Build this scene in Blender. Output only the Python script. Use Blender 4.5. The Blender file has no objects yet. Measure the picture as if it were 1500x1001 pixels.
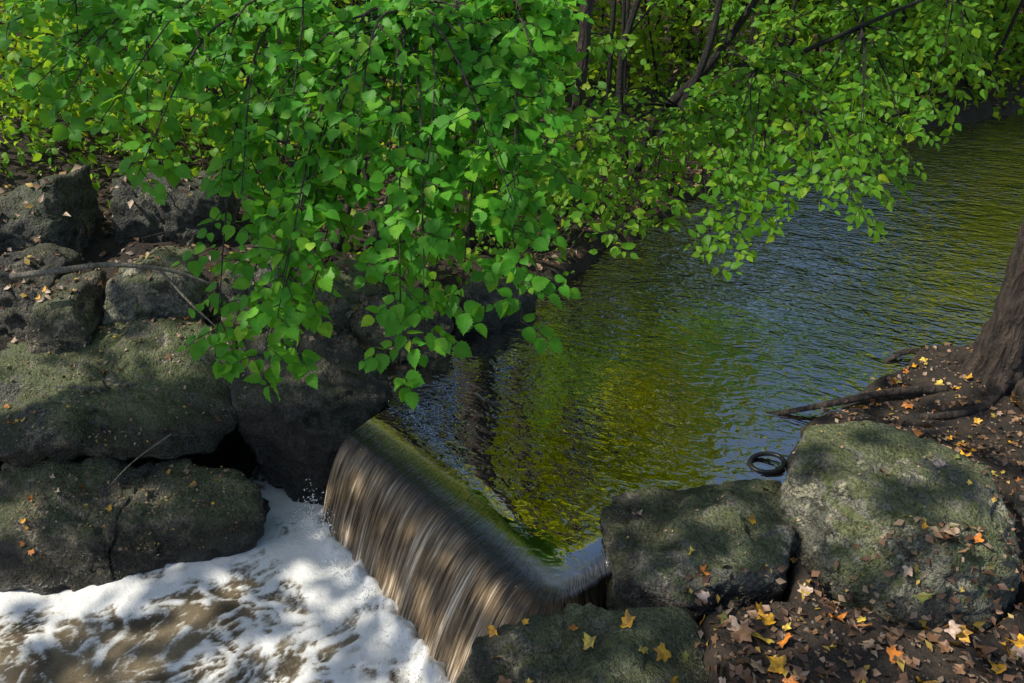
import bpy, bmesh, math, random
import numpy as np
from mathutils import Vector
from mathutils.geometry import convex_hull_2d
from mathutils.bvhtree import BVHTree
random.seed(7); rng=np.random.default_rng(11)
SC=bpy.context.scene
SC.view_settings.view_transform='Standard'
SC.view_settings.look='None'; SC.view_settings.exposure=0

# ---------------- noise ----------------
def _h(ix,iy,iz,seed):
    n=(ix.astype(np.int64)*374761393+iy.astype(np.int64)*668265263+iz.astype(np.int64)*2147483647+seed*1274126177)&0xffffffff
    n=((n^(n>>13))*1274126177)&0xffffffff
    n=(n^(n>>16))
    return (n&0xffff)/65535.0
def vnoise(p,seed=0):
    p=np.asarray(p,float); i=np.floor(p).astype(np.int64); f=p-i; f=f*f*(3-2*f)
    r=0
    for dx in (0,1):
        for dy in (0,1):
            for dz in (0,1):
                w=(f[:,0] if dx else 1-f[:,0])*(f[:,1] if dy else 1-f[:,1])*(f[:,2] if dz else 1-f[:,2])
                r=r+w*_h(i[:,0]+dx,i[:,1]+dy,i[:,2]+dz,seed)
    return r*2-1
def fbm(p,o=4,seed=0,g=.5):
    a=1;s=0;p=np.array(p,float)
    for k in range(o):
        s=s+a*vnoise(p,seed+k*17); p=p*2.03+3.1; a*=g
    return s
def sstep(a,b,x):
    t=np.clip((x-a)/(b-a),0,1); return t*t*(3-2*t)

# ---------------- mesh helpers ----------------
def mk(name,verts,faces,mat,smooth=True,attrs=None,parent=None):
    me=bpy.data.meshes.new(name)
    me.from_pydata([tuple(v) for v in verts] if not isinstance(verts,np.ndarray) else verts.tolist(),[],faces if isinstance(faces,list) else faces.tolist())
    me.update()
    if smooth: me.polygons.foreach_set('use_smooth',[True]*len(me.polygons))
    if attrs:
        for k,a in attrs.items():
            a=np.asarray(a,np.float32)
            if a.ndim==1:
                at=me.attributes.new(k,'FLOAT','POINT'); at.data.foreach_set('value',a)
            else:
                at=me.attributes.new(k,'FLOAT_VECTOR','POINT'); at.data.foreach_set('vector',a.ravel())
    ob=bpy.data.objects.new(name,me); SC.collection.objects.link(ob)
    if mat: me.materials.append(mat)
    if parent: ob.parent=parent
    return ob
def empty(name):
    e=bpy.data.objects.new(name,None); SC.collection.objects.link(e); return e
def catmull(P,n):
    P=np.array(P,float); m=len(P)
    Q=np.vstack([2*P[0]-P[1],P,2*P[-1]-P[-2]])
    t=np.linspace(0,m-1,n); i=np.minimum(t.astype(int),m-2); f=(t-i)[:,None]
    a,b,c,d=Q[i],Q[i+1],Q[i+2],Q[i+3]
    return .5*((2*b)+(-a+c)*f+(2*a-5*b+4*c-d)*f**2+(-a+3*b-3*c+d)*f**3)
class Geo:
    def __init__(s): s.V=[];s.F=[];s.n=0
    def add(s,v,f): s.V.append(np.asarray(v,float)); s.F+= [tuple(int(x)+s.n for x in q) for q in f]; s.n+=len(v)
    def tube(s,pts,radii,n=12,k=8,rough=0,rf=6,seed=0,flare=0):
        C=catmull(np.array(pts,float),n); R=np.interp(np.linspace(0,1,n),np.linspace(0,1,len(radii)),radii)
        T=np.gradient(C,axis=0); T/=np.linalg.norm(T,axis=1)[:,None]+1e-9
        ref=np.array([0,0,1.]) if abs(T[0][2])<.8 else np.array([1.,0,0])
        A=np.cross(T,ref); A/=np.linalg.norm(A,axis=1)[:,None]+1e-9; B=np.cross(T,A)
        th=np.linspace(0,2*np.pi,k,endpoint=False)
        D=A[:,None,:]*np.cos(th)[None,:,None]+B[:,None,:]*np.sin(th)[None,:,None]
        rr=R[:,None]*np.ones(k)
        if rough:
            q=np.stack(np.broadcast_arrays(np.cos(th)[None,:]*rf,np.sin(th)[None,:]*rf,np.linspace(0,n*.25,n)[:,None]),-1).reshape(-1,3)
            rr=rr*(1+rough*fbm(q,3,seed).reshape(n,k))
        if flare:
            z=np.linspace(0,1,n)[:,None]; rr=rr*(1+flare*np.exp(-z*14)*(1+.35*np.cos(th*5)[None,:]))
        V=(C[:,None,:]+D*rr[:,:,None]).reshape(-1,3)
        F=[(i*k+j,i*k+(j+1)%k,(i+1)*k+(j+1)%k,(i+1)*k+j) for i in range(n-1) for j in range(k)]
        F.append(tuple(range(k-1,-1,-1))); F.append(tuple((n-1)*k+j for j in range(k)))
        s.add(V,F)
    def obj(s,name,mat,parent=None,smooth=True): return mk(name,np.vstack(s.V),s.F,mat,smooth,parent=parent)

# leaf templates
def leaf_template(half,fold=.22,droop=.18):
    k=len(half); V=[];L=[]
    for x,y in half: V.append((x,0,-droop*x*x)); L.append((x,0,0))
    for s in (1,-1):
        for x,y in half: V.append((x,s*y,fold*abs(y)-droop*x*x-.10*y*y*2)); L.append((x,s*y,0))
    F=[]
    for i in range(k-1):
        F.append((i,i+1,k+i+1,k+i)); F.append((i+1,i,2*k+i,2*k+i+1))
    return np.array(V),F,np.array(L)
T_SHRUB=leaf_template([(0,.01),(.02,.20),(.10,.34),(.20,.42),(.25,.38),(.36,.48),(.41,.38),(.52,.43),(.57,.32),(.68,.33),(.73,.21),(.83,.17),(.90,.07),(1,0)])
T_OVAL=leaf_template([(0,.01),(.15,.24),(.4,.36),(.7,.24),(1,0)])
T_SIMPLE=leaf_template([(0,.02),(.4,.34),(1,0)],.25,.2)
def maple_template():
    right=[(-75,.18),(-45,.46),(-25,.56),(-8,.66),(6,.52),(20,.58),(40,.86),(52,.64),(62,.55),(72,.66),(80,.74),(90,.98)]
    pts=[(r*math.sin(math.radians(a)),r*math.cos(math.radians(a))) for a,r in right]
    left=[(x,-y*.92) for x,y in pts[:-1]][::-1]
    out=pts+left
    V=[(0,0,0)]+[(x,y,.28*(x*x+y*y)*math.sin(3*math.atan2(y,x)+1)+.16*abs(y)) for x,y in out]
    F=[(0,i+1,(i+1)%len(out)+1) for i in range(len(out))]
    V=np.array(V)
    return V,F,V.copy()
T_MAPLE=maple_template()
def leaves(name,tmpl,pos,axis,normal,size,mat,parent=None,rnd=None):
    V,F,L=tmpl; n=len(pos); k=len(V)
    axis=axis/(np.linalg.norm(axis,axis=1)[:,None]+1e-9)
    side=np.cross(normal,axis); side/=np.linalg.norm(side,axis=1)[:,None]+1e-9
    nn=np.cross(axis,side)
    curl=rng.uniform(.2,2.4,n); wid=rng.uniform(.8,1.12,n)
    W=pos[:,None,:]+size[:,None,None]*(V[None,:,0:1]*axis[:,None,:]+V[None,:,1:2]*wid[:,None,None]*side[:,None,:]+(V[None,:,2:3]*curl[:,None,None])*nn[:,None,:])
    if rnd is None: rnd=rng.random(n)
    W=W.reshape(-1,3).astype(np.float32)
    lens=np.array([len(f) for f in F]); flat=np.concatenate([np.array(f) for f in F])
    me=bpy.data.meshes.new(name)
    me.vertices.add(n*k); me.vertices.foreach_set('co',W.ravel())
    fl=(flat[None,:]+np.arange(n)[:,None]*k).ravel()
    me.loops.add(len(fl)); me.loops.foreach_set('vertex_index',fl.astype(np.int32))
    ll=np.tile(lens,n); st=np.concatenate([[0],np.cumsum(ll)[:-1]])
    me.polygons.add(len(ll)); me.polygons.foreach_set('loop_start',st.astype(np.int32)); me.polygons.foreach_set('loop_total',ll.astype(np.int32))
    me.update(calc_edges=True)
    at=me.attributes.new('rnd','FLOAT','POINT'); at.data.foreach_set('value',np.repeat(rnd,k).astype(np.float32))
    at=me.attributes.new('luv','FLOAT_VECTOR','POINT'); at.data.foreach_set('vector',np.tile(L,(n,1)).astype(np.float32).ravel())
    me.polygons.foreach_set('use_smooth',np.ones(len(ll),bool))
    me.materials.append(mat)
    ob=bpy.data.objects.new(name,me); SC.collection.objects.link(ob)
    if parent: ob.parent=parent
    return ob

# ---------------- materials ----------------
class M:
    def __init__(s,name):
        s.m=bpy.data.materials.new(name); s.m.use_nodes=True; s.t=s.m.node_tree; s.N=s.t.nodes; s.L=s.t.links
        s.b=s.N['Principled BSDF']; s.out=s.N['Material Output']
    def n(s,typ,inp=None,**kw):
        x=s.N.new(typ)
        for k,v in kw.items(): setattr(x,k,v)
        if inp:
            for k,v in inp.items():
                if isinstance(v,bpy.types.NodeSocket): s.L.new(v,x.inputs[k])
                else: x.inputs[k].default_value=v
        return x
    def attr(s,name,o='Fac'): return s.n('ShaderNodeAttribute',attribute_name=name).outputs[o]
    def pos(s): return s.n('ShaderNodeNewGeometry').outputs['Position']
    def noise(s,vec,scale,det=6,rough=.55,dist=0,o='Fac'):
        return s.n('ShaderNodeTexNoise',{'Vector':vec,'Scale':scale,'Detail':det,'Roughness':rough,'Distortion':dist}).outputs[o]
    def ramp(s,f,stops,interp='LINEAR'):
        r=s.n('ShaderNodeValToRGB',{'Fac':f}); e=r.color_ramp; e.interpolation=interp
        while len(e.elements)<len(stops): e.elements.new(.5)
        for el,(p,c) in zip(e.elements,stops): el.position=p; el.color=(*c,1) if len(c)==3 else c
        return r.outputs[0]
    def mix(s,f,a,b,bt='MIX'):
        x=s.n('ShaderNodeMix',data_type='RGBA',blend_type=bt)
        for i,v in ((0,f),(6,a),(7,b)):
            if isinstance(v,bpy.types.NodeSocket): s.L.new(v,x.inputs[i])
            else: x.inputs[i].default_value=(*v,1) if isinstance(v,tuple) and len(v)==3 else v
        return x.outputs[2]
    def math(s,op,a,b=0.,c=None,clamp=False):
        x=s.n('ShaderNodeMath',operation=op,use_clamp=clamp)
        for i,v in enumerate((a,b,c)):
            if v is None: continue
            if isinstance(v,bpy.types.NodeSocket): s.L.new(v,x.inputs[i])
            else: x.inputs[i].default_value=v
        return x.outputs[0]
    def mapr(s,v,a,b,c=0.,d=1.,smooth=True):
        x=s.n('ShaderNodeMapRange',{'Value':v,'From Min':a,'From Max':b,'To Min':c,'To Max':d})
        if smooth: x.interpolation_type='SMOOTHSTEP'
        return x.outputs[0]
    def sep(s,v): return s.n('ShaderNodeSeparateXYZ',{'Vector':v}).outputs
    def scale(s,v,sc,rot=(0,0,0)): return s.n('ShaderNodeMapping',{'Vector':v,'Scale':sc,'Rotation':rot}).outputs[0]
    def bump(s,h,strength,dist,normal=None):
        d={'Height':h,'Strength':strength,'Distance':dist}
        if normal is not None: d['Normal']=normal
        return s.n('ShaderNodeBump',d).outputs[0]
    def set(s,**kw):
        for k,v in kw.items():
            k=k.replace('_',' ')
            if isinstance(v,bpy.types.NodeSocket): s.L.new(v,s.b.inputs[k])
            else: s.b.inputs[k].default_value=(*v,1) if isinstance(v,tuple) else v
        return s.m

def leaf_mat(name,c1,c2,c3,trans=.45,tcol=(.25,.42,.03),rough=.5,near=True,tm=.6):
    m=M(name); r=m.attr('rnd')
    col=m.ramp(r,[(0,c1),(.55,c2),(.95,c3),(1,(c3[0]*1.8,c3[1]*1.15,c3[2]))])
    if near:
        luv=m.attr('luv','Vector'); x,y,z=m.sep(luv)
        ay=m.math('ABSOLUTE',y)
        v=m.math('FRACT',m.math('MULTIPLY',m.math('SUBTRACT',x,m.math('MULTIPLY',ay,.75)),7.))
        vl=m.mapr(m.math('ABSOLUTE',m.math('SUBTRACT',v,.5)),.0,.12,1,0)
        mid=m.mapr(ay,0.,.03,1,0)
        vv=m.math('MAXIMUM',m.math('MULTIPLY',vl,.5),mid)
        col=m.mix(m.math('MULTIPLY',vv,.35),col,(c3[0]*1.6,c3[1]*1.3,c3[2]*1.8))
        nz=m.noise(m.pos(),38.,2); col=m.mix(m.mapr(nz,.35,.75,0,.4),col,(c1[0]*.6,c1[1]*.6,c1[2]*.6))
        m.set(Base_Color=col,Roughness=rough,Specular_IOR_Level=.25); sh=m.b.outputs[0]
    else:
        sh=m.n('ShaderNodeBsdfDiffuse',{'Color':col}).outputs[0]; m.N.remove(m.b)
    tr=m.n('ShaderNodeBsdfTranslucent',{'Color':m.mix(tm,col,(*tcol,))})
    mx=m.n('ShaderNodeMixShader',{0:trans}); m.L.new(sh,mx.inputs[1]); m.L.new(tr.outputs[0],mx.inputs[2]); m.L.new(mx.outputs[0],m.out.inputs[0])
    return m.m
MAT_NEAR=leaf_mat('leaf_near',(.045,.23,.016),(.09,.36,.022),(.19,.47,.028),.42,(.42,.78,.03))
MAT_MID=leaf_mat('leaf_mid',(.05,.20,.016),(.10,.30,.02),(.21,.40,.022),.5,(.52,.76,.03))
MAT_FAR=leaf_mat('leaf_far',(.05,.15,.014),(.11,.25,.02),(.24,.34,.022),.5,(.64,.78,.04),near=False,tm=.6)
MAT_SHADED=leaf_mat('leaf_shaded',(.008,.022,.006),(.014,.036,.008),(.025,.055,.010),.2,(.05,.09,.01),near=False)  # leaf colour darkened to stand for the shaded side of the woods
MAT_CROWN=leaf_mat('leaf_crown',(.08,.17,.014),(.16,.26,.02),(.25,.32,.022),.6,(.95,.90,.04),near=False)
MAT_SUNLIT=leaf_mat('leaf_sunlit_yellow',(.42,.54,.015),(.68,.75,.02),(.82,.78,.02),.38,(.94,.96,.03),near=False,tm=.85)  # sunlit glow put into a raised leaf colour, for bright reflections
def litter_mat(name,stops,tex=True):
    m=M(name); r=m.attr('rnd')
    col=m.ramp(r,stops,'CONSTANT')
    if tex:
        nz=m.noise(m.pos(),45.,3); col=m.mix(m.mapr(nz,.42,.60,0,.65),col,(.15,.07,.022))
    return m.set(Base_Color=col,Roughness=.5)
MAT_LIT=litter_mat('fallen_leaf',[(0,(.78,.40,.02)),(.22,(.26,.14,.07)),(.36,(.68,.22,.025)),(.50,(.46,.32,.21)),(.64,(.18,.09,.045)),(.76,(.68,.50,.07)),(.87,(.24,.28,.07)),(.92,(.55,.40,.31))])
MAT_LITB=litter_mat('litter_brown',[(0,(.18,.095,.05)),(.25,(.08,.04,.02)),(.5,(.25,.15,.08)),(.66,(.32,.22,.14)),(.80,(.09,.05,.03)),(.92,(.42,.28,.05))],False)

def rock_mat(name,c1,c2,moss=(.05,.075,.018),mossamt=.6,water=0.,seed=0.,rough=.68,mth=1.38):
    m=M(name); p=m.pos(); pp=m.n('ShaderNodeVectorMath',{0:p,1:(seed,seed*2,seed*.7)},operation='ADD').outputs[0]
    n1=m.noise(pp,3.5,5,.62); n2=m.noise(pp,15.,5,.72); n3=m.noise(pp,85.,3,.65)
    col=m.mix(m.mapr(n1,.38,.62),c1,c2)
    col=m.mix(m.mapr(n2,.50,.60,0,.85),col,(c1[0]*.26,c1[1]*.25,c1[2]*.24))
    lich=m.mapr(m.noise(pp,8.,4,.78,.6),.54,.60,0,.8); col=m.mix(lich,col,(c2[0]*1.9,c2[1]*1.8,c2[2]*1.6))
    nx,ny,nz=m.sep(m.n('ShaderNodeNewGeometry').outputs['Normal'])
    mo=m.mapr(m.math('ADD',m.math('MULTIPLY',nz,.35),m.math('ADD',n2,m.math('MULTIPLY',n1,1.4))),mth,mth+.16)
    col=m.mix(m.math('MULTIPLY',mo,mossamt),col,m.mix(n3,moss,(moss[0]*2,moss[1]*1.9,moss[2]*1.6)))
    col=m.mix(m.mapr(n3,.45,.62,0,.65),col,(.018,.016,.013))
    x,y,z=m.sep(p)
    wet=m.mapr(m.math('SUBTRACT',z,m.math('MULTIPLY',n1,.10)),water-.02,water+.10,1,0)
    col=m.mix(m.math('MULTIPLY',wet,.72),col,(.012,.011,.009))
    rg=m.mix(wet,(rough,)*3,(.22,)*3)
    h=m.math('ADD',m.math('MULTIPLY',n1,.6),m.math('ADD',m.math('MULTIPLY',n2,.85),m.math('MULTIPLY',n3,.32)))
    m.set(Base_Color=col,Roughness=rg,Normal=m.bump(h,1.,.065))
    return m.m
def bark_mat(name,c1,c2,sc=1.):
    m=M(name); tc=m.pos(); v=m.scale(tc,(26*sc,26*sc,5*sc)); n=m.noise(v,1.,5,.65,.6)
    col=m.mix(m.mapr(n,.35,.65),c1,c2); col=m.mix(m.mapr(m.noise(tc,6.,2),.55,.75,0,.35),col,(.03,.04,.02))
    m.set(Base_Color=col,Roughness=.85,Normal=m.bump(n,1.,.07))
    return m.m
BARK=bark_mat('bark',(.014,.010,.008),(.085,.06,.043)); BARK2=bark_mat('bark_thin',(.03,.024,.018),(.12,.09,.065),2.)
BARKD=bark_mat('bark_dark',(.010,.008,.007),(.04,.032,.025),2.)

# ---------------- rock outlines (metres) ----------------
R1=[(1.25,2.76,.36),(1.53,2.70,.40),(1.82,2.45,.36),(1.80,2.13,.22),(1.07,2.52,.26),(1.24,2.28,.40),(1.46,2.03,.33),(1.05,2.39,.0),(1.12,2.03,-.05),(1.36,1.89,-.03),(1.67,1.96,.0),(1.2,2.8,-.1),(1.85,2.6,-.1),(1.87,2.1,-.1),(1.2,1.98,-.2),(1.6,1.93,-.2)]
R2=[(.37,2.62,.06),(.71,2.72,.09),(1.14,2.72,.09),(1.12,2.45,.13),(.97,2.12,.10),(.65,2.05,.13),(.40,2.20,.07),(.40,2.02,-.4),(.61,1.98,-.4),(.34,2.43,.0),(.31,2.3,-.5),(.98,2.05,-.4),(1.1,2.7,-.4),(.45,2.65,-.5)]
R3=[(.12,1.99,.09),(.35,2.01,.12),(.62,1.99,.10),(.62,1.69,.10),(-.12,1.91,.02),(-.22,1.82,-.06),(.02,1.99,.05),(-.25,1.70,-.1),(.57,1.45,.10),(-.2,1.4,0),(-.25,1.8,-.4),(.1,2.02,-.4),(.6,2.0,-.4),(.6,1.4,-.4),(-.2,1.4,-.5)]
R4=[(-2.31,3.02,-.10),(-2.14,3.15,-.08),(-1.29,3.16,-.19),(-1.20,3.06,-.30),(-1.34,3.0,-.52),(-1.98,2.64,-.52),(-2.35,2.76,-.38),(-2.68,2.70,-.50),(-2.57,2.97,-.10),(-2.0,2.78,-.25),(-1.45,2.98,-.27),(-2.3,2.8,-.24),(-2.6,2.7,-.8),(-1.9,2.7,-.8),(-1.3,3.0,-.8),(-1.3,3.4,-.8),(-2.6,3.3,-.8)]
R5=[(-2.59,3.55,.25),(-2.45,3.72,.30),(-1.71,3.82,.30),(-1.43,3.61,.20),(-1.34,3.28,.05),(-1.67,3.12,.0),(-2.39,3.0,.03),(-2.8,2.98,.04),(-3.02,3.57,.30),(-1.67,3.14,-.1),(-2.4,3.06,-.1),(-1.4,3.35,-.08),(-1.5,3.8,-.1),(-3.0,3.7,-.1),(-1.9,3.35,.17),(-2.4,3.3,.17)]
R6=[(-1.29,3.76,.30),(-.90,3.77,.25),(-.68,3.66,.10),(-.62,3.50,.0),(-.78,3.22,-.05),(-1.01,3.26,-.35),(-1.27,3.42,-.30),(-1.39,3.37,.08),(-1.44,3.67,.25),(-.75,3.2,-.6),(-1.05,3.26,-.7),(-1.3,3.5,-.7),(-.6,3.6,-.4),(-1.4,3.8,-.3)]
R7=[(-.85,3.97,.30),(-.57,4.05,.35),(-.35,4.09,.20),(-.32,3.97,.0),(-.50,3.87,-.02),(-.80,3.87,-.02),(-.92,4.0,.15),(-.8,4.3,.25),(-.4,4.35,.2),(-.5,3.9,-.2),(-.85,4.3,-.2),(-.35,4.3,-.2)]
def ext(pts,dy=.35,dz=-.3): return pts+[(x,y+dy,z-.03) for x,y,z in pts if z>.4]+[(x,y,dz+.1) for x,y,z in pts]
R8=ext([(-2.17,3.87,.52),(-2.04,4.05,.60),(-1.76,3.98,.57),(-1.70,3.81,.28),(-2.21,3.77,.25),(-2.12,3.8,.5),(-1.8,3.84,.5)])
R9=ext([(-2.5,3.64,.46),(-2.40,3.82,.53),(-2.20,3.75,.52),(-2.18,3.6,.24),(-2.5,3.55,.24)])
R10=ext([(-1.68,4.1,.42),(-1.5,4.25,.52),(-1.3,4.22,.48),(-1.28,4.05,.24),(-1.66,4.05,.24)])
R11=ext([(-1.24,4.05,.38),(-.98,4.25,.45),(-.72,4.2,.42),(-.8,4.0,.2),(-1.2,4.0,.2)])
R12=ext([(-3.0,3.9,.5),(-2.75,4.1,.6),(-2.5,4.05,.55),(-2.5,3.8,.25),(-3.0,3.8,.25)])
R13=ext([(2.0,2.5,.14),(2.1,2.65,.19),(2.35,2.6,.17),(2.35,2.35,.1),(2.0,2.35,.1)],.3,-.3)
R14=[(-.3,4.25,.2),(-.05,4.4,.28),(.15,4.7,.22),(.0,4.8,.2),(-.3,4.6,.25),(-.2,4.2,-.2),(.15,4.5,-.2),(.1,4.9,-.2),(-.3,4.7,-.2)]
R15=[(-1.66,3.86,.2),(-1.5,4.0,.38),(-1.3,3.98,.36),(-1.2,3.85,.2),(-1.45,3.8,.2),(-1.66,3.86,-.1),(-1.2,3.85,-.1),(-1.3,4.1,-.1),(-1.6,4.1,-.1)]
DIG=[(R1,-.1),(R2,-.5),(R3,-.5),(R4,-.8),(R5,-.45),(R6,-.8),(R7,-.2),(R8,.05),(R9,.05),(R10,.05),(R11,.05),(R12,.05),(R15,0)]

# ---------------- terrain ----------------
BL=[(-.69,3.17),(-.64,3.55),(-.39,3.97),(-.13,4.4),(.37,4.93),(.75,5.41),(1.14,5.98),(1.76,6.87),(2.42,7.96),(3.34,8.64),(4.57,9.25),(5.73,9.8),(7.5,10.8),(16,14)]
BR=[(16,9.5),(9,8),(6,7),(4.5,6.1),(4.0,5.5),(3.47,4.93),(2.75,4.31),(2.38,4.08),(1.73,3.6),(1.42,3.3),(1.2,3.0),(1.1,2.72),(.5,2.62),(.40,2.45),(.13,2.2)]
UP=np.array(BL+BR)
LOW=np.array([(-7,-1),(-7,2.6),(-4,2.9),(-2.4,2.9),(-1.3,3.15),(-1.3,3.75),(-.85,3.65),(-.69,3.2),(.13,2.23),(.4,2.25),(.1,1.9),(-.15,1.2),(-.2,-1)])
def sdist(poly,P):
    d=np.full(len(P),1e9); ins=np.zeros(len(P),bool); n=len(poly)
    for i in range(n):
        a=poly[i]; b=poly[(i+1)%n]; e=b-a; w=P-a
        t=np.clip((w@e)/(e@e),0,1); d=np.minimum(d,np.linalg.norm(w-t[:,None]*e,axis=1))
        c=((a[1]<=P[:,1])&(b[1]>P[:,1]))|((b[1]<=P[:,1])&(a[1]>P[:,1]))
        xi=a[0]+(P[:,1]-a[1])/(b[1]-a[1]+1e-12)*e[0]
        ins^=c&(P[:,0]<xi)
    return np.where(ins,-d,d)
HULLS=[]
for pts,z in DIG:
    xy=[(q[0],q[1]) for q in pts]; HULLS.append((np.array([xy[i] for i in convex_hull_2d(xy)]),z))
def height(P,dig=True):
    P=np.asarray(P,float); p3=np.c_[P,np.zeros(len(P))]
    du=sdist(UP,P)+.07*fbm(p3*3,3,5); dl=sdist(LOW,P)+.04*fbm(p3*3,3,6)
    x,y=P[:,0],P[:,1]
    left=sstep(-.2,1.,(y-3.2)*.75-(x-.3)*.65)
    hb=.06+.05*np.clip(du,0,3)
    hl=.12+.13*sstep(.1,1.0,du)+.12*np.clip(du-.9,0,6)+.5*sstep(3,8,du)
    h=hb*(1-left)+hl*left
    h=h-.16*left*sstep(4.9,4.3,y)*sstep(-.2,-.7,x)
    h=h+.05*fbm(p3*1.7,4,1)+.018*fbm(p3*9,3,2)*sstep(0,.1,du)
    h=np.maximum(h,.03)
    k=sstep(-.05,.16,du); h=-.35*(1-k)+h*k
    k2=sstep(-.02,.28,dl); h=np.where(dl<.28,-.85*(1-k2)+h*k2,h)
    if dig:
        near=(np.abs(x)<4)&(y<5)&(y>1)
        idx=np.where(near)[0]
        if len(idx):
            hh=h[idx]
            for poly,z in HULLS:
                k=sstep(.03,-.07,sdist(poly,P[idx])); hh=hh*(1-k)+np.minimum(hh,z)*k
            h[idx]=hh
    far=sstep(16,45,np.hypot(x,y)); h=h*(1-far)+1.2*far
    return h
def axis_coords(lo,hi,a,b,fine):
    core=np.arange(a,b+1e-6,fine); o=[]; s=fine; v=b
    while v<hi: s*=1.16; v+=s; o.append(v)
    o2=[]; s=fine; v=a
    while v>lo: s*=1.16; v-=s; o2.append(v)
    return np.array(o2[::-1]+list(core)+o)
gx=axis_coords(-150,150,-3.5,5,.035); gy=axis_coords(-60,250,1.1,9,.035)
X,Y=np.meshgrid(gx,gy); P=np.c_[X.ravel(),Y.ravel()]; Z=height(P)
nx,ny=len(gx),len(gy)
I=(np.arange(ny-1)[:,None]*nx+np.arange(nx-1)[None,:]).ravel()
TF=np.c_[I,I+1,I+nx+1,I+nx]
m=M('soil'); p=m.pos(); n1=m.noise(p,2.5,3); n2=m.noise(p,22.,5,.7); n3=m.noise(p,110.,3,.7)
col=m.mix(m.mapr(n1,.35,.65),(.030,.021,.014),(.065,.045,.028)); col=m.mix(m.mapr(n2,.4,.7),col,(.022,.016,.011))
col=m.mix(m.mapr(n3,.55,.7,0,.5),col,(.14,.11,.075))
SOIL=m.set(Base_Color=col,Roughness=.85,Normal=m.bump(m.math('ADD',n2,m.math('MULTIPLY',n3,.4)),1.,.035))
TV=np.c_[P,Z]
ground=mk('ground',TV,TF,SOIL)

# ---------------- rocks ----------------
bvh_parts=[(TV.tolist(),TF.tolist())]
def rock(name,pts,mat,sub=6,pn=34,amp=.02,seed=0,warp=.09):
    bm=bmesh.new()
    for q in pts: bm.verts.new(q)
    bmesh.ops.convex_hull(bm,input=bm.verts)
    c=np.mean(np.array(pts),axis=0); N=[];H=[]
    for f in bm.faces:
        f.normal_update()
        n=np.array(f.normal); h=float(n@(np.array(f.calc_center_median())-c))
        if h<0: n=-n;h=-h
        if f.calc_area()>1e-6: N.append(n);H.append(max(h,.02))
    bm.free(); N=np.array(N);H=np.array(H)
    b2=bmesh.new(); bmesh.ops.create_icosphere(b2,subdivisions=sub,radius=1)
    D=np.array([v.co[:] for v in b2.verts]); F=[tuple(v.index for v in f.verts) for f in b2.faces]; b2.free()
    D/=np.linalg.norm(D,axis=1)[:,None]
    Dw=D+warp*np.c_[fbm(D*2.2+seed,3,seed),fbm(D*2.2+seed,3,seed+1),fbm(D*2.2+seed,3,seed+2)]
    Dw/=np.linalg.norm(Dw,axis=1)[:,None]
    q=np.clip((Dw@N.T)/H[None,:],0,None)
    R=1/((q**pn).sum(1)**(1/pn))
    V=c+D*R[:,None]
    s=seed*5.3
    a=fbm(V*3+s,3,seed); b=fbm(V*11+s,4,seed+3,.6)
    lay=V@np.array([.25,.35,1.])*11+1.6*fbm(V*2.5+s,3,seed+5); fr=lay-np.floor(lay); led=sstep(.0,.25,fr)-fr
    crack=np.exp(-(fbm(V*2.6+s+9,3,seed+9)/.05)**2)
    disp=amp*(.9*a+.6*b+.8*led-.9*crack)
    V=V+D*disp[:,None]
    ob=mk(name,V,F,mat); bvh_parts.append((V.tolist(),F)); return ob
RM=rock_mat('rock_green',(.14,.138,.10),(.27,.262,.195),(.085,.108,.028),.7,.0,1.,mth=1.36)
RM2=rock_mat('rock_grey',(.14,.133,.105),(.28,.265,.21),(.075,.10,.028),.7,.0,5.,mth=1.36)
RM3=rock_mat('rock_brown',(.105,.092,.064),(.21,.186,.13),(.06,.08,.024),.65,-.42,9.,mth=1.33)
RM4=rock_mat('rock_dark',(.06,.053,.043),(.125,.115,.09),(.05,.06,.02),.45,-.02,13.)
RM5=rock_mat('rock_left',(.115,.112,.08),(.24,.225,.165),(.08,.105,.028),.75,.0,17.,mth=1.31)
RM6=rock_mat('rock_dark_mossy',(.065,.065,.053),(.14,.137,.11),(.05,.066,.022),.6,-.3,23.,mth=1.33)  # naturally dark mossy stone for the large boulders
rock('mossy_boulder',R1,RM,seed=1,warp=.06)
rock('flat_rock',R2,RM2,seed=2,amp=.026,warp=.12)
rock('flat_rock.001',R3,RM,seed=3,amp=.026)
rock('boulder',R4,RM3,seed=4,amp=.032,warp=.16,pn=20)
rock('stone_slab',R5,RM5,seed=5,amp=.034,warp=.14,pn=20)
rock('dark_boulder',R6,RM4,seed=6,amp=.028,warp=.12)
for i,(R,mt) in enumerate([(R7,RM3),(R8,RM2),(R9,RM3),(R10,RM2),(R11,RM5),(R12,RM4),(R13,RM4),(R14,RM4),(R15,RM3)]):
    rock('boulder.%03d'%(i+1),R,mt,5,10,.026,7+i,.13)
def prism_pts(plan,ztop,zbot): return [(x,y,z) for (x,y),z in zip(plan,ztop)]+[(x,y-.12,zbot) for x,y in plan]
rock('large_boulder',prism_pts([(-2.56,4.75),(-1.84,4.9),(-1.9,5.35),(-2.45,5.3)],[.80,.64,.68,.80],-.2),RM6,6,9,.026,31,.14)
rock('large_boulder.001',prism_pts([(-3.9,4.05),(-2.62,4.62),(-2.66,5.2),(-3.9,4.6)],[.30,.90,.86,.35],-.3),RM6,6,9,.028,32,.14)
def prism(plan,ztop,zbot,name,mat):
    n=len(plan); V=[(x,y,z) for (x,y),z in zip(plan,ztop)]+[(x,y,zbot) for x,y in plan]
    F=[tuple(range(n))]+[tuple(range(2*n-1,n-1,-1))]+[(i,i+n,(i+1)%n+n,(i+1)%n) for i in range(n)]
    return mk(name,V,F,mat,False)
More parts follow.
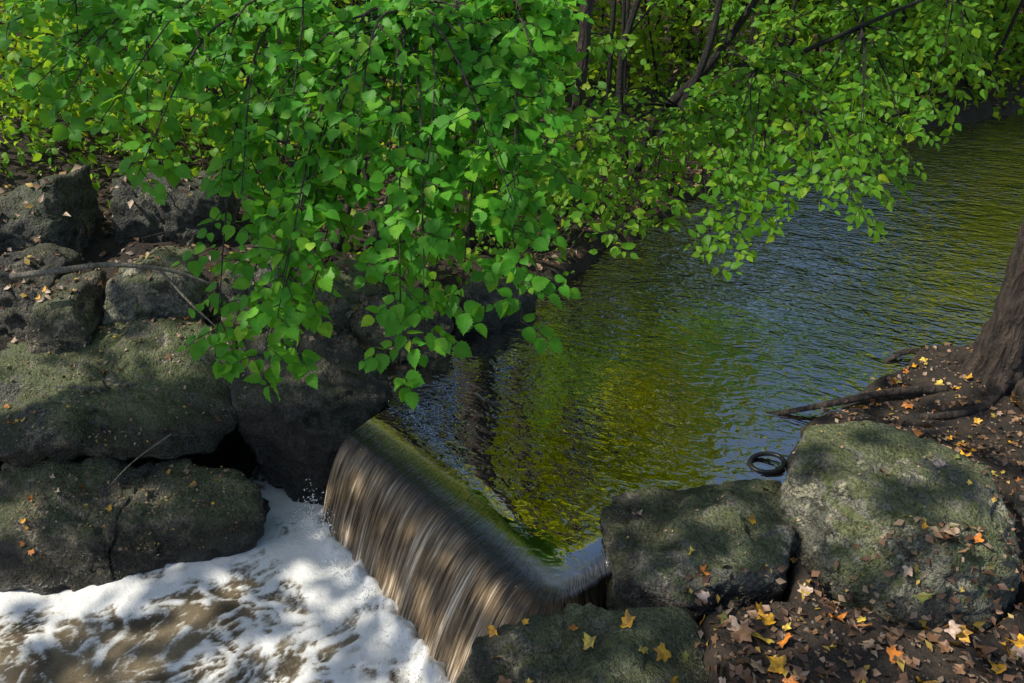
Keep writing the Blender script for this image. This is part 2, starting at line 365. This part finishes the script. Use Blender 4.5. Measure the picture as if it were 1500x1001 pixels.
prism([(-.82,3.28),(-.62,3.45),(-.12,2.88),(.14,2.6),(.38,2.7),(.42,2.52),(.25,2.33),(.12,2.35),(-.25,2.75)],[-.12]*9,-1.,'weir_wall',RM4)

# ---------------- water ----------------
Q=[(-.62,3.42),(-.3,3.08),(.0,2.72),(.15,2.50),(.19,2.44),(.24,2.43),(.36,2.50)]
Pp=[(-.78,3.26),(-.47,2.93),(-.17,2.56),(.06,2.27),(.14,2.20),(.22,2.21),(.40,2.34)]
Bb=[(-.97,3.08),(-.70,2.74),(-.42,2.38),(-.20,2.05),(.02,1.98),(.25,2.06),(.42,2.22)]
NS=420; q=catmull(np.array(Q),NS); pq=catmull(np.array(Pp),NS); bq=catmull(np.array(Bb),NS)
NA,NB=22,70
s=np.linspace(0,1,NS); rows=[];uv=[]
for i in range(NA):
    r=i/NA; z=-.035*r**2.2*np.ones(NS)
    rows.append(np.c_[q*(1-r)+pq*r,z]); uv.append(np.c_[s,np.full(NS,r*.5),np.zeros(NS)])
for i in range(NB):
    f=i/(NB-1); fr=f**.62
    z=-.035-.50*f**1.15
    xy=pq*(1-fr)+bq*fr
    w=vnoise(np.c_[s*70,np.full(NS,f*1.2),np.zeros(NS)],3)*.5+vnoise(np.c_[s*26,np.full(NS,f*1.0),np.zeros(NS)],4)*.8+vnoise(np.c_[s*170,np.full(NS,f*4),np.zeros(NS)],5)*.25
    d=(bq-pq); d/=np.linalg.norm(d,axis=1)[:,None]
    xy=xy+d*(w*.016*min(1,f*3+.12))[:,None]
    rows.append(np.c_[xy,np.full(NS,z)]); uv.append(np.c_[s,np.full(NS,.5+f*.5),np.full(NS,f)])
FV=np.vstack(rows); UV=np.vstack(uv); NR=NA+NB
I=(np.arange(NR-1)[:,None]*NS+np.arange(NS-1)[None,:]).ravel(); FF=np.c_[I,I+NS,I+NS+1,I+1]
MUD1,MUD2=(.005,.005,.002),(.014,.011,.004)
WIOR=6.0
def water_common(m):
    p=m.pos()
    v=m.scale(p,(1,1,1),(0,0,math.radians(25)))
    w1=m.noise(m.scale(v,(3.5,6.,1)),1.,1,.5,.6)
    w2=m.noise(m.scale(v,(11.,19.,1)),1.,1,.5,1.0)
    w3=m.noise(m.scale(v,(28.,44.,1)),1.,1,.5,.5)
    dist=m.n('ShaderNodeVectorMath',{0:p,1:(-.3,2.9,0)},operation='DISTANCE').outputs['Value']
    k=m.math('MULTIPLY',m.mapr(dist,.2,3.4,.12,.70),m.mapr(m.noise(p,1.1,2),.35,.65,.7,1.3))
    h=m.math('ADD',m.math('MULTIPLY',w1,.50),m.math('ADD',m.math('MULTIPLY',w2,.36),m.math('MULTIPLY',w3,.06)))
    mud=m.mix(m.mapr(m.noise(p,1.3,3,.6),.4,.7),MUD1,MUD2)
    return p,h,k,mud
m=M('stream_water'); p,h,k,mud=water_common(m)
STREAM=m.set(Base_Color=mud,Roughness=.01,IOR=WIOR,Normal=m.n('ShaderNodeBump',{'Height':h,'Strength':k,'Distance':.055}).outputs[0])
m=M('falling_water'); p,h,k,mud=water_common(m)
us,vt,ff=m.sep(m.attr('uvw','Vector'))
st1=m.noise(m.n('ShaderNodeCombineXYZ',{'X':m.math('MULTIPLY',us,190.),'Y':m.math('MULTIPLY',vt,3.5),'Z':0.}).outputs[0],1.,4,.65,.2)
st2=m.noise(m.n('ShaderNodeCombineXYZ',{'X':m.math('MULTIPLY',us,40.),'Y':m.math('MULTIPLY',vt,2.),'Z':3.}).outputs[0],1.,3,.6,.3)
stc=m.ramp(m.math('ADD',m.math('MULTIPLY',st1,.62),m.math('MULTIPLY',st2,.38)),[(.37,(.03,.020,.012)),(.46,(.16,.11,.062)),(.54,(.33,.24,.145)),(.62,(.82,.70,.54))])
white=m.mapr(m.math('ADD',ff,m.math('MULTIPLY',st1,.35)),.98,1.2)
stc=m.mix(m.math('MULTIPLY',white,.6),stc,(.7,.66,.6))
side=m.mapr(us,.78,.9,1,.2); stc=m.mix(side,(.03,.022,.013),stc)  # painted side shading: sheet colour darkens towards its right end
fc=m.mapr(ff,.0,.22)
bb=m.n('ShaderNodeBump',{'Height':h,'Strength':k,'Distance':.05}).outputs[0]
b2=m.n('ShaderNodeBump',{'Height':m.math('ADD',st1,st2),'Strength':m.mapr(vt,.2,.6,.0,.8),'Distance':.03,'Normal':bb}).outputs[0]
# reflectance at normal incidence falls from the glassy surface to the aerated sheet
io=m.mapr(m.math('ADD',vt,ff),.15,.62,WIOR,1.45)
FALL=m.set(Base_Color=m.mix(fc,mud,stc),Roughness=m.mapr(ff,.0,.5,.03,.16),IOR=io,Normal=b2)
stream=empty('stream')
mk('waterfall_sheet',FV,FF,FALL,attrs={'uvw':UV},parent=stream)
lip=[(a,b,0.) for a,b in q]
outer=[(.45,2.60,0),(.6,2.4,0),(1.3,2.3,0),(4,2,0),(20,6,0),(20,18,0),(3,18,0),(-3,8,0),(-1.0,4.3,0),(-.72,3.6,0)]
V=lip+outer
mk('water_surface',V,[tuple(range(len(V)))],STREAM,False,parent=stream)

# lower pool with foam
px=np.arange(-5,.55,.0125); py=np.arange(-.2,3.9,.0125)
X,Y=np.meshgrid(px,py); PP=np.c_[X.ravel(),Y.ravel()]; p3=np.c_[PP,np.zeros(len(PP))]
def dline(pts,P):
    d=np.full(len(P),1e9)
    for a,b in zip(pts[:-1],pts[1:]):
        a=np.array(a);b=np.array(b);e=b-a;w=P-a;t=np.clip((w@e)/(e@e),0,1);d=np.minimum(d,np.linalg.norm(w-t[:,None]*e,axis=1))
    return d
db=dline([(-.95,3.15),(-.70,2.74),(-.42,2.38),(-.20,2.05),(-.1,1.7)],PP)
dr=dline([(-1.15,3.7),(-1.2,3.3),(-1.25,3.05),(-1.5,2.85),(-1.98,2.62),(-2.5,2.62),(-3.5,2.7)],PP)
dm=dline([(-.5,2.2),(-.7,1.95),(-1.2,1.7)],PP)
wx=PP+.12*np.c_[fbm(p3*4,3,21),fbm(p3*4,3,22)]; w3=np.c_[wx,np.zeros(len(wx))]
n1=fbm(w3*4.5,3,23); n2=fbm(w3*9,3,24); n4=fbm(w3*20,3,29)
web=np.maximum.reduce([np.exp(-(n1/.19)**2),.85*np.exp(-(n2/.19)**2),.65*np.exp(-(n4/.2)**2)])
foam=np.maximum.reduce([1.15*np.exp(-(db/.37)**2),1.15*np.exp(-(dr/.15)**2),1.0*np.exp(-(dm/.28)**2)])
low=fbm(p3*1.9,3,31)
foam=foam*(.88+.34*fbm(w3*6,3,33))+.76*web+.30*low+.16+.18*fbm(p3*25,3,25)
foam=np.clip(foam,0,1.6)
hz=-.5+.010*sstep(.4,1.2,foam)+.035*np.exp(-(db/.07)**2)*(1+fbm(p3*16,3,26))+.010*fbm(p3*3,3,27)+.003*fbm(p3*26,3,28)*sstep(.5,1.,foam)
nx_,ny_=len(px),len(py); I=(np.arange(ny_-1)[:,None]*nx_+np.arange(nx_-1)[None,:]).ravel()
F=np.c_[I,I+1,I+nx_+1,I+nx_]
m=M('foamy_water'); fo=m.attr('foam'); p=m.pos()
fn=m.noise(p,60.,5,.78); bub=m.noise(p,190.,2,.7)
fm=m.mapr(m.math('ADD',fo,m.math('MULTIPLY',m.math('SUBTRACT',fn,.5),1.3)),.42,.95)
wc=m.mix(m.mapr(m.noise(p,5.,3),.35,.65),(.07,.052,.03),(.22,.17,.10))
fcol=m.mix(m.mapr(m.math('ADD',fo,m.math('ADD',m.math('MULTIPLY',fn,.5),m.math('MULTIPLY',bub,.4))),.95,1.6),(.50,.46,.38),(.88,.87,.83))
POOL=m.set(Base_Color=m.mix(fm,wc,fcol),Roughness=m.mapr(fm,0,1,.08,.5),IOR=1.4,Normal=m.bump(m.math('ADD',fn,m.math('MULTIPLY',bub,.3)),.6,.015))
mk('pool',np.c_[PP,hz],F,POOL,attrs={'foam':foam})
g=Geo(); bm=bmesh.new(); bmesh.ops.create_icosphere(bm,subdivisions=1,radius=1); IV=np.array([v.co[:] for v in bm.verts]); IF=[tuple(v.index for v in f.verts) for f in bm.faces]; bm.free()
for i in range(1800):
    t=random.random()**1.8; k=int(t*NS*.78); b=bq[k]; d=(bq[k]-pq[k]); d=d/np.linalg.norm(d)
    o=abs(random.gauss(0,.05)); zz=-.48+abs(random.gauss(0,.025 if t>.12 else .12))
    g.add(IV*random.uniform(.0012,.004)+np.array([b[0]+d[0]*o,b[1]+d[1]*o,zz]),IF)
g.obj('splash_droplets',M('splash').set(Base_Color=(.8,.8,.78),Roughness=.3),parent=stream)

# ---------------- BVH ----------------
vv=[];fc_=[];o=0
for V,F in bvh_parts:
    vv+=V; fc_+=[tuple(i+o for i in f) for f in F]; o+=len(V)
BVH=BVHTree.FromPolygons(vv,fc_)
def drop(x,y):
    h=BVH.ray_cast(Vector((x,y,3)),Vector((0,0,-1)))
    return (h[0],h[1]) if h[0] is not None else (None,None)
def litter(name,tmpl,spec,mat,lift=.004,tilt=.25,minz=.02):
    P=[];A=[];N=[];S=[]
    for (x0,x1,y0,y1,n,s0,s1) in spec:
        for i in range(n):
            x=random.uniform(x0,x1);y=random.uniform(y0,y1); c,nn=drop(x,y)
            if c is None or nn.z<.35 or c.z<minz and not(c.x<-1 and c.z>-.45 ): continue
            nr=Vector(nn)+Vector((random.gauss(0,tilt),random.gauss(0,tilt),0)); nr.normalize()
            a=random.uniform(0,6.283); ax=Vector((math.cos(a),math.sin(a),0)); ax=(ax-nr*ax.dot(nr)).normalized()
            P.append(c+nn*lift+Vector((0,0,random.uniform(0,.008))));A.append(ax);N.append(nr);S.append(random.uniform(s0,s1))
    leaves(name,tmpl,np.array(P),np.array(A),np.array(N),np.array(S),mat)
litter('fallen_maple_leaves',T_MAPLE,[(.62,1.5,1.2,2.1,140,.022,.058),(1.5,2.7,1.2,2.0,120,.022,.058),(1.8,3.2,1.9,3.0,110,.018,.045),(1.3,3.4,2.7,4.1,190,.015,.042),(.4,1.1,2.05,2.7,11,.015,.038),(1.15,1.8,2.0,2.75,12,.015,.045),(-.1,.6,1.5,1.98,16,.02,.05),(-2.4,-1.3,2.72,3.15,26,.012,.026),(-2.8,-1.35,3.1,3.8,40,.014,.03)],MAT_LIT,.006,.5)
litter('leaf_litter',T_SIMPLE,[(.62,2.9,1.1,2.15,3600,.01,.045),(1.75,3.4,1.9,3.0,2000,.01,.04),(1.25,3.6,2.7,4.4,2400,.01,.04),(.4,1.8,2.0,2.7,240,.006,.02),(-2.3,-1.3,2.8,3.15,700,.006,.02),(-2.9,-1.3,3.1,3.8,500,.006,.026),(-3.5,-.3,3.7,4.6,1100,.02,.05),(-3.5,1.9,4.5,8,5500,.03,.07),(1,9,7,14,3000,.05,.10),(-8,1,6,13,3000,.05,.10)],MAT_LITB,.003,.5)
g=Geo()
for i in range(1500):
    x,y=random.choice([(random.uniform(.6,2.9),random.uniform(1.1,2.2)),(random.uniform(1.3,3.3),random.uniform(2.6,4.2))]); c,nn=drop(x,y)
    if c is None or c.z<.02: continue
    r=random.uniform(.002,.008); g.add(IV*np.array([r*random.uniform(.7,1.5),r*random.uniform(.7,1.3),r*.7])+np.array(c),IF)
g.obj('pebbles',M('pebble').set(Base_Color=(.14,.125,.10),Roughness=.8))

# ---------------- trees & foliage ----------------
def U(v): v=np.array(v,float); return v/np.linalg.norm(v)
def spray_set(tips,hubs,geo,rad=.006,tw=9,tlen=.17,lsize=(.055,.085),nl=4,sag=.12,light=np.array([0,-.62,.78]),jit=.3):
    Pl=[];Al=[];Nl=[];Sl=[]
    for tip in tips:
        tip=np.array(tip,float); hub=min(hubs,key=lambda h:np.linalg.norm(np.array(h)-tip)+rng.random()*.5); hub=np.array(hub,float)
        L=np.linalg.norm(tip-hub); mid=(tip+hub)/2+np.array([0,0,sag*L+.05])+rng.normal(0,.05,3)
        C=catmull([hub,mid,tip],40); geo.tube([hub,mid,tip],[rad*1.6,rad*.8,rad*.3],n=10,k=5)
        seg=C[max(0,40-int(40*min(.75,.75/L))):]
        for j in range(tw):
            f=(j+.5+rng.random()*.4)/tw; c=seg[min(len(seg)-1,int(f*len(seg)))]; T=U(seg[-1]-seg[0])
            sd=U(np.cross(T,[0,0,1])+rng.normal(0,.25,3))*(1 if j%2 else -1)
            d=U(T*.6+sd*1.0+np.array([0,0,-.05])+rng.normal(0,.2,3)); l=tlen*(1.1-.5*f)*rng.uniform(.6,1.25)
            e=c+d*l+np.array([0,0,-.10*l]); geo.tube([c,(c+e)/2+np.array([0,0,.01]),e],[rad*.45,rad*.3,rad*.15],n=4,k=4)
            for q in range(nl):
                g_=(q+.6)/nl; b=c*(1-g_)+e*g_; sd2=U(np.cross(d,light)+rng.normal(0,.2,3))
                for sg in ((1,-1) if q<nl-1 else (0,)):
                    ax=U(d*(.55 if sg else 1)+sd2*sg*.9+np.array([0,-.12,-.20])+rng.normal(0,.25,3))
                    nr=U(light+rng.normal(0,jit,3)); nr=U(nr-ax*(nr@ax)*.85)
                    Pl.append(b+ax*.012);Al.append(ax);Nl.append(nr);Sl.append(rng.uniform(*lsize)*(1 if rng.random()>.25 else .6))
    return np.array(Pl),np.array(Al),np.array(Nl),np.array(Sl)
rowsN=[(3.95,1.75,[-2.6,-2.29,-1.97,-1.65,-1.33,-1.02,-.70,-.38,-.06,.25]),(3.61,1.54,[-2.2,-1.92,-1.62,-1.32,-1.02,-.72,-.42,-.12,.18]),
(3.36,1.39,[-1.88,-1.61,-1.35,-1.1,-.85,-.6,-.38,.02,.18]),(3.16,1.215,[-1.48,-1.14,-.9,-.65,-.44,.02,.18]),(3.02,1.06,[-.98,-.76,-.55,-.38,.02,.13]),
(2.9,.935,[-.86,-.44,-.32,.02,.12]),(2.81,.77,[-1.05,-.80,-.30,-.1,.02]),(2.67,.65,[-1.08,-.9,-.76]),(2.75,.70,[-.34,-.28]),(2.66,.58,[-.90])]
tips=[]
for ri,(y,z,xs) in enumerate(rowsN):
    for x in xs:
        for r in range(2 if ri<5 else 1):
            tips.append((x+rng.normal(0,.06)-.03,y+rng.normal(0,.08)+.22*r,z+rng.normal(0,.04)+.05+.02*r))
hubs=[(-1.7,4.5,1.75),(-1.1,4.3,1.85),(-.5,4.2,1.8),(.0,4.3,1.7),(-2.2,4.6,1.9)]
shrub=empty('viburnum_shrub'); g=Geo()
for h in hubs:
    base=(-1.1+random.uniform(-.25,.25),4.95,.25); hm=((base[0]+h[0])/2,4.95,1.2)
    g.tube([base,hm,h],[.028,.02,.012],n=16,k=8,rough=.1)
pl,al,nl_,sl=spray_set(tips,hubs,g,tw=9,lsize=(.045,.080),light=np.array([0,-.5,.85]),tlen=.19,jit=.42)
g.obj('stems',BARK2,parent=shrub)
leaves('foliage',T_SHRUB,pl,al,nl_,sl,MAT_NEAR,parent=shrub)
far=[(1.67,6.99,1.51),(2.13,6.62,1.45),(2.57,6.41,1.47),(3.19,6.65,1.49),(1.90,6.24,1.15),(2.24,6.01,1.14),(2.73,6.03,1.19),(3.34,6.24,1.15),(3.75,6.73,1.12),(1.64,5.87,0.88),(1.97,5.67,0.93),(2.36,5.56,0.95),(2.88,5.69,0.97),(3.40,6.09,0.88),(0.35,4.94,0.84),(1.44,5.53,0.67),(1.85,5.33,0.73),(2.27,5.23,0.75),(2.78,5.45,0.74),(0.45,4.82,0.61),(1.59,5.11,0.51),(1.96,5.03,0.58),(2.27,5.01,0.55),(2.7,5.3,.5),(0.40,4.73,0.44),(1.60,4.90,0.35),(1.63,4.83,0.21),(.3,5.6,1.25),(1.05,5.1,.42)]
tips=[]
for ti,(x,y,z) in enumerate(far):
    for r in range(3 if x<2.5 else 2): tips.append((x+rng.normal(0,.14),y+rng.normal(0,.14)+.2*r,z+rng.normal(0,.06)+.08*r))
shrub2=empty('riverside_shrub'); g=Geo()
g.tube([(1.0,6.75,.2),(1.25,6.75,.75),(1.65,6.8,1.2),(2.1,6.9,1.9),(2.5,6.9,2.8)],[.045,.04,.034,.028,.015],n=26,k=8,rough=.12)
g.tube([(1.0,6.75,.2),(1.35,6.6,.8),(1.6,6.7,1.5),(1.65,6.9,2.6)],[.045,.036,.03,.02],n=24,k=8,rough=.12)
g.tube([(1.0,6.8,.2),(.9,6.9,1.1),(1.1,7.0,1.9),(1.3,7,2.8)],[.035,.03,.024,.02],n=20,k=8,rough=.12)
g.tube([(1.35,6.6,.8),(1.9,6.4,1.15),(2.6,6.3,1.5),(3.3,6.5,1.75)],[.025,.022,.016,.01],n=20,k=7,rough=.12)
hubs=[(1.35,6.6,.85),(1.7,6.75,1.3),(1.9,6.4,1.2),(2.6,6.35,1.5),(3.3,6.5,1.75),(.9,6.9,1.3)]
pl,al,nl_,sl=spray_set(tips,hubs,g,rad=.006,tw=9,tlen=.24,lsize=(.05,.088),nl=4,sag=.06,jit=.45)
g.obj('stems',BARKD,parent=shrub2)
leaves('foliage',T_OVAL,pl,al,nl_,sl,MAT_MID,parent=shrub2)

def cloud(name,centers,per,rad,size,mat,tmpl=T_SIMPLE,parent=None,flat=.6,light=(0,-.3,.8),jit=.7):
    C=np.array(centers,float); n=len(C)*per
    P=np.repeat(C,per,0)+rng.normal(0,1,(n,3))*np.array([rad,rad,rad*flat])
    g_=height(P[:,:2],False); P=P[P[:,2]>g_+.02]; n=len(P)
    N=np.array(light)+rng.normal(0,jit,(n,3)); A=rng.normal(0,1,(n,3)); A[:,2]-=.5; A-=N*((A*N).sum(1)/(N*N).sum(1))[:,None]
    return leaves(name,tmpl,P,A,N,rng.uniform(size[0],size[1],n),mat,parent=parent)
C=[]
for i in range(70):
    t=random.random(); k=random.choice([3,4,5,6,7,7,8,8,9,9]); a=np.array(BL[k]);b=np.array(BL[k+1]); c=a*(1-t)+b*t
    C.append((c[0]-random.uniform(.1,1.0),c[1]+random.uniform(.05,.9),random.uniform(.15,.5 if k<7 else .8)))
cloud('bank_undergrowth',C,48,.2,(.03,.065),MAT_MID,T_OVAL)
C=[]
def H1(x,y): return height(np.array([[x,y]]),False)[0]
while len(C)<340:
    x=random.uniform(-8,11); y=random.uniform(6.0,13.5)
    if sdist(UP,np.array([[x,y]]))[0]<.3 or (x>-.2 and x<2.2 and y<8.0): continue
    C.append((x,y,H1(x,y)+random.uniform(.1,.5+.16*(y-6))))
cloud('thicket',C,75,.36,(.07,.13),MAT_FAR)
C=[(random.uniform(-4.6,-1.6),random.uniform(5.5,7.2),random.uniform(.6,1.5)) for i in range(46)]
cloud('thicket.001',C,60,.24,(.05,.09),MAT_MID,T_OVAL)
C=[]
for i in range(60):
    t=random.random(); k=random.choice([9,10,11,12]); a=np.array(BL[k]);b=np.array(BL[k+1]) if k<12 else np.array([10,11.9]); c=a*(1-t)+b*t
    C.append((c[0]-random.uniform(.0,.6),c[1]+random.uniform(.2,1.2),random.uniform(.4,2.2)))
cloud('thicket.002',C,60,.3,(.07,.12),MAT_MID,T_OVAL)
C=[]
while len(C)<190:
    x=random.uniform(-14,20); y=random.uniform(14.5,17.5); top=10 if (x<3.6 or x>8.6) else 2.6
    C.append((x,y,random.uniform(.8,top)))
cloud('dark_woodland_backdrop',C,62,.75,(.34,.55),MAT_SHADED)  # dark tree mass added behind the crowns for contrast in the water reflections
g=Geo()
for i in range(150):
    x=random.uniform(-6,8); y=random.uniform(6.4,12)+.3*max(0,x-2); z=H1(x,y)-.05; l=random.uniform(2,5); dx,dy=random.gauss(0,.5),random.gauss(0,.3); r=random.uniform(.006,.026)
    if sdist(UP,np.array([[x,y]]))[0]<.2: continue
    g.tube([(x,y,z),(x+dx*.6+random.gauss(0,.08),y+dy*.3,z+l*.5),(x+dx,y+dy,z+l)],[r,r*.8,r*.4],n=8,k=6,rough=.1)
g.obj('saplings',BARKD)
g=Geo()
for i in range(420):
    if i<260: x=random.uniform(-.4,2.0); y=4.75+ (x*.75 if x>0 else 0)+random.uniform(.1,2.2)
    else: x=random.uniform(-3.6,-1.4); y=random.uniform(4.9,7.0)
    if sdist(UP,np.array([[x,y]]))[0]<.08: continue
    z=H1(x,y); l=random.uniform(.25,.9); a=random.uniform(0,6.28); e=random.uniform(0,.9)
    d=np.array([math.cos(a)*math.cos(e),math.sin(a)*math.cos(e),math.sin(e)]); r=random.uniform(.002,.006)
    b=np.array([x,y,z]); g.tube([b,b+d*l*.5+np.array([random.gauss(0,.05),random.gauss(0,.05),.04]),b+d*l],[r,r*.8,r*.3],n=7,k=5)
g.obj('dead_twigs',BARK2)

def tree(name,base,top,r,crown,ncl,per,csz=(.2,.32),mat=MAT_CROWN,bark=BARK,k=36,fl=.5,mid=None,crad=.42):
    e=empty(name); g=Geo(); base=np.array(base,float); top=np.array(top,float)
    mid=(base+top)/2+rng.normal(0,.12,3) if mid is None else np.array(mid)
    g.tube([base-np.array([0,0,.15]),base+(mid-base)*.35,mid,top],[r,r*.85,r*.7,r*.3],n=140,k=k,rough=.15,rf=4.5,flare=fl)
    cs=[]
    for (cx,cy,cz,rx,ry,rz,w) in crown:
        for i in range(int(ncl*w)):
            d=rng.normal(0,1,3); d/=np.linalg.norm(d); d*=rng.uniform(.35,1)**.6; cs.append((cx+d[0]*rx,cy+d[1]*ry,cz+d[2]*rz))
    cs=np.array(cs)
    for i in range(0,len(cs),2):
        c=cs[i]; f=np.clip((c[2]-base[2])/(top[2]-base[2])-.25,.35,.95); s=base+(top-base)*f
        g.tube([s,(s+c)/2+np.array([0,0,.3]),c],[r*.22,r*.13,.012],n=8,k=6)
    g.obj('trunk',bark,parent=e)
    cloud('crown',cs,per,crad,csz,mat,T_SIMPLE,parent=e,jit=.75,light=(-.45,-.6,.7))
tree('bank_tree',(-.29,5.3,.1),(.1,6.0,10),.135,[(.2,6.4,9.5,1.6,1.0,.9,1)],14,28,(.16,.24),mid=(-.22,5.4,3))
tree('young_tree',(.42,5.85,.15),(1.1,6.0,7.5),.05,[(1.1,6.1,7.2,.8,.6,.5,1)],7,28,(.16,.24),fl=.3)
tree('young_tree.001',(-.02,5.9,.2),(-.05,6.2,7.5),.06,[(-.1,6.3,7.4,.8,.6,.5,1)],7,28,(.16,.24),fl=.3)
tree('leaning_tree',(2.52,3.55,.08),(3.6,4.0,8),.12,[(4.0,4.2,7.6,1.6,1.2,.9,1)],14,30,(.16,.24),mid=(2.54,3.62,2.6),fl=.9)
tree('unseen_shade_tree',(-6.2,2.9,.2),(-5.9,2.3,7.6),.2,[(-5.3,1.8,6.5,3.0,1.6,.9,1),(-5.9,1.5,6.5,.9,.7,.5,.22)],33,30,(.16,.24))  # out-of-view tree added so its crown shades and dapples the foreground
tree('woodland_tree',(-5.4,10.5,.8),(-5.2,10.8,10),.2,[(-5.2,10.8,6.4,2.2,1.2,3.0,1)],40,45,mat=MAT_SUNLIT)
tree('woodland_tree.001',(.6,9.8,.8),(.9,10,12),.17,[(.9,9.6,6.0,1.9,.7,3.2,1),],34,100,mat=MAT_SUNLIT,crad=.30)
tree('woodland_tree.002',(2.4,11.5,.8),(2.2,11.5,11),.16,[(2.6,11.2,5.2,1.3,.7,2.6,1)],17,95,mat=MAT_SUNLIT,crad=.30)
tree('woodland_tree.003',(8.2,13.5,.9),(8.6,13.2,12),.2,[(8.8,12.8,5.0,2.4,1.0,4.0,1)],38,80,mat=MAT_SUNLIT,crad=.36)
tree('woodland_tree.004',(-2.2,8.6,.8),(-2.4,8.8,9),.16,[(-2.4,8.8,5.8,1.2,.8,2.0,1)],22,45)
tree('woodland_tree.005',(11.5,10.5,.4),(11.8,10,11),.2,[(11.8,10,6.5,2.6,2,4,1)],30,60,mat=MAT_SUNLIT)
g=Geo()
g.tube([(2.52,3.55,.14),(2.3,3.5,.07),(1.95,3.45,.08),(1.6,3.38,.05),(1.36,3.36,.01),(1.18,3.42,-.04)],[.05,.028,.022,.016,.013,.009],n=40,k=10,rough=.2)
g.tube([(2.52,3.5,.14),(2.3,3.3,.08),(2.05,3.22,.08),(1.8,3.25,.05),(1.5,3.2,.03)],[.045,.026,.018,.014,.007],n=36,k=10,rough=.2)
g.tube([(2.52,3.65,.14),(2.4,3.85,.06),(2.25,3.95,.04),(2.1,3.9,.0)],[.045,.026,.018,.01],n=30,k=10,rough=.2)
g.tube([(2.56,3.45,.15),(2.5,3.1,.10),(2.6,2.8,.11),(2.55,2.5,.10)],[.045,.026,.018,.01],n=30,k=10,rough=.2)
g.obj('tree_roots',BARK)
g=Geo(); th=np.linspace(0,2*np.pi,14)
g.tube([(1.16+.075*math.cos(a),2.94+.06*math.sin(a),.012+.012*math.sin(a+1)) for a in th],[.011,.011],n=60,k=10)
g.obj('rubber_ring',M('rubber').set(Base_Color=(.012,.012,.012),Roughness=.35))
g=Geo()
g.tube([(-2.50,3.66,.62),(-2.3,3.68,.64),(-2.05,3.74,.65),(-1.78,3.80,.60),(-1.58,3.84,.50)],[.018,.017,.014,.011,.006],n=24,k=8,rough=.15)
g.tube([(-1.80,3.78,.60),(-1.66,3.70,.47),(-1.5,3.64,.33)],[.009,.007,.004],n=14,k=6,rough=.15)
g.tube([(-1.6,3.1,.06),(-1.75,3.0,-.02),(-1.85,2.9,-.1)],[.004,.003,.002],n=14,k=6,rough=.15)
g.obj('dead_branch',bark_mat('deadwood',(.20,.175,.135),(.40,.36,.29),2.))

# ---------------- light ----------------
el=50; az=math.radians(-100)
sd=Vector((math.sin(az)*math.cos(math.radians(el)),math.cos(az)*math.cos(math.radians(el)),math.sin(math.radians(el))))
sl=bpy.data.lights.new('sun','SUN'); sl.energy=5; sl.angle=math.radians(.5); sl.color=(1,.94,.82)
so=bpy.data.objects.new('sun',sl); SC.collection.objects.link(so); so.rotation_euler=(-sd).to_track_quat('-Z','Y').to_euler()
w=bpy.data.worlds.new('World'); SC.world=w; w.use_nodes=True
bg=w.node_tree.nodes['Background']; sk=w.node_tree.nodes.new('ShaderNodeTexSky'); sk.sky_type='NISHITA'; sk.sun_disc=False
sk.sun_elevation=math.radians(el); sk.sun_rotation=az; w.node_tree.links.new(sk.outputs[0],bg.inputs[0]); bg.inputs[1].default_value=.15
# ---------------- camera ----------------
cd=bpy.data.cameras.new('camera'); cd.lens=28; cd.sensor_width=36; cd.clip_end=500
co=bpy.data.objects.new('camera',cd); SC.collection.objects.link(co); co.location=(0,0,2.2); co.rotation_euler=(math.radians(90-28),0,0)
SC.camera=co
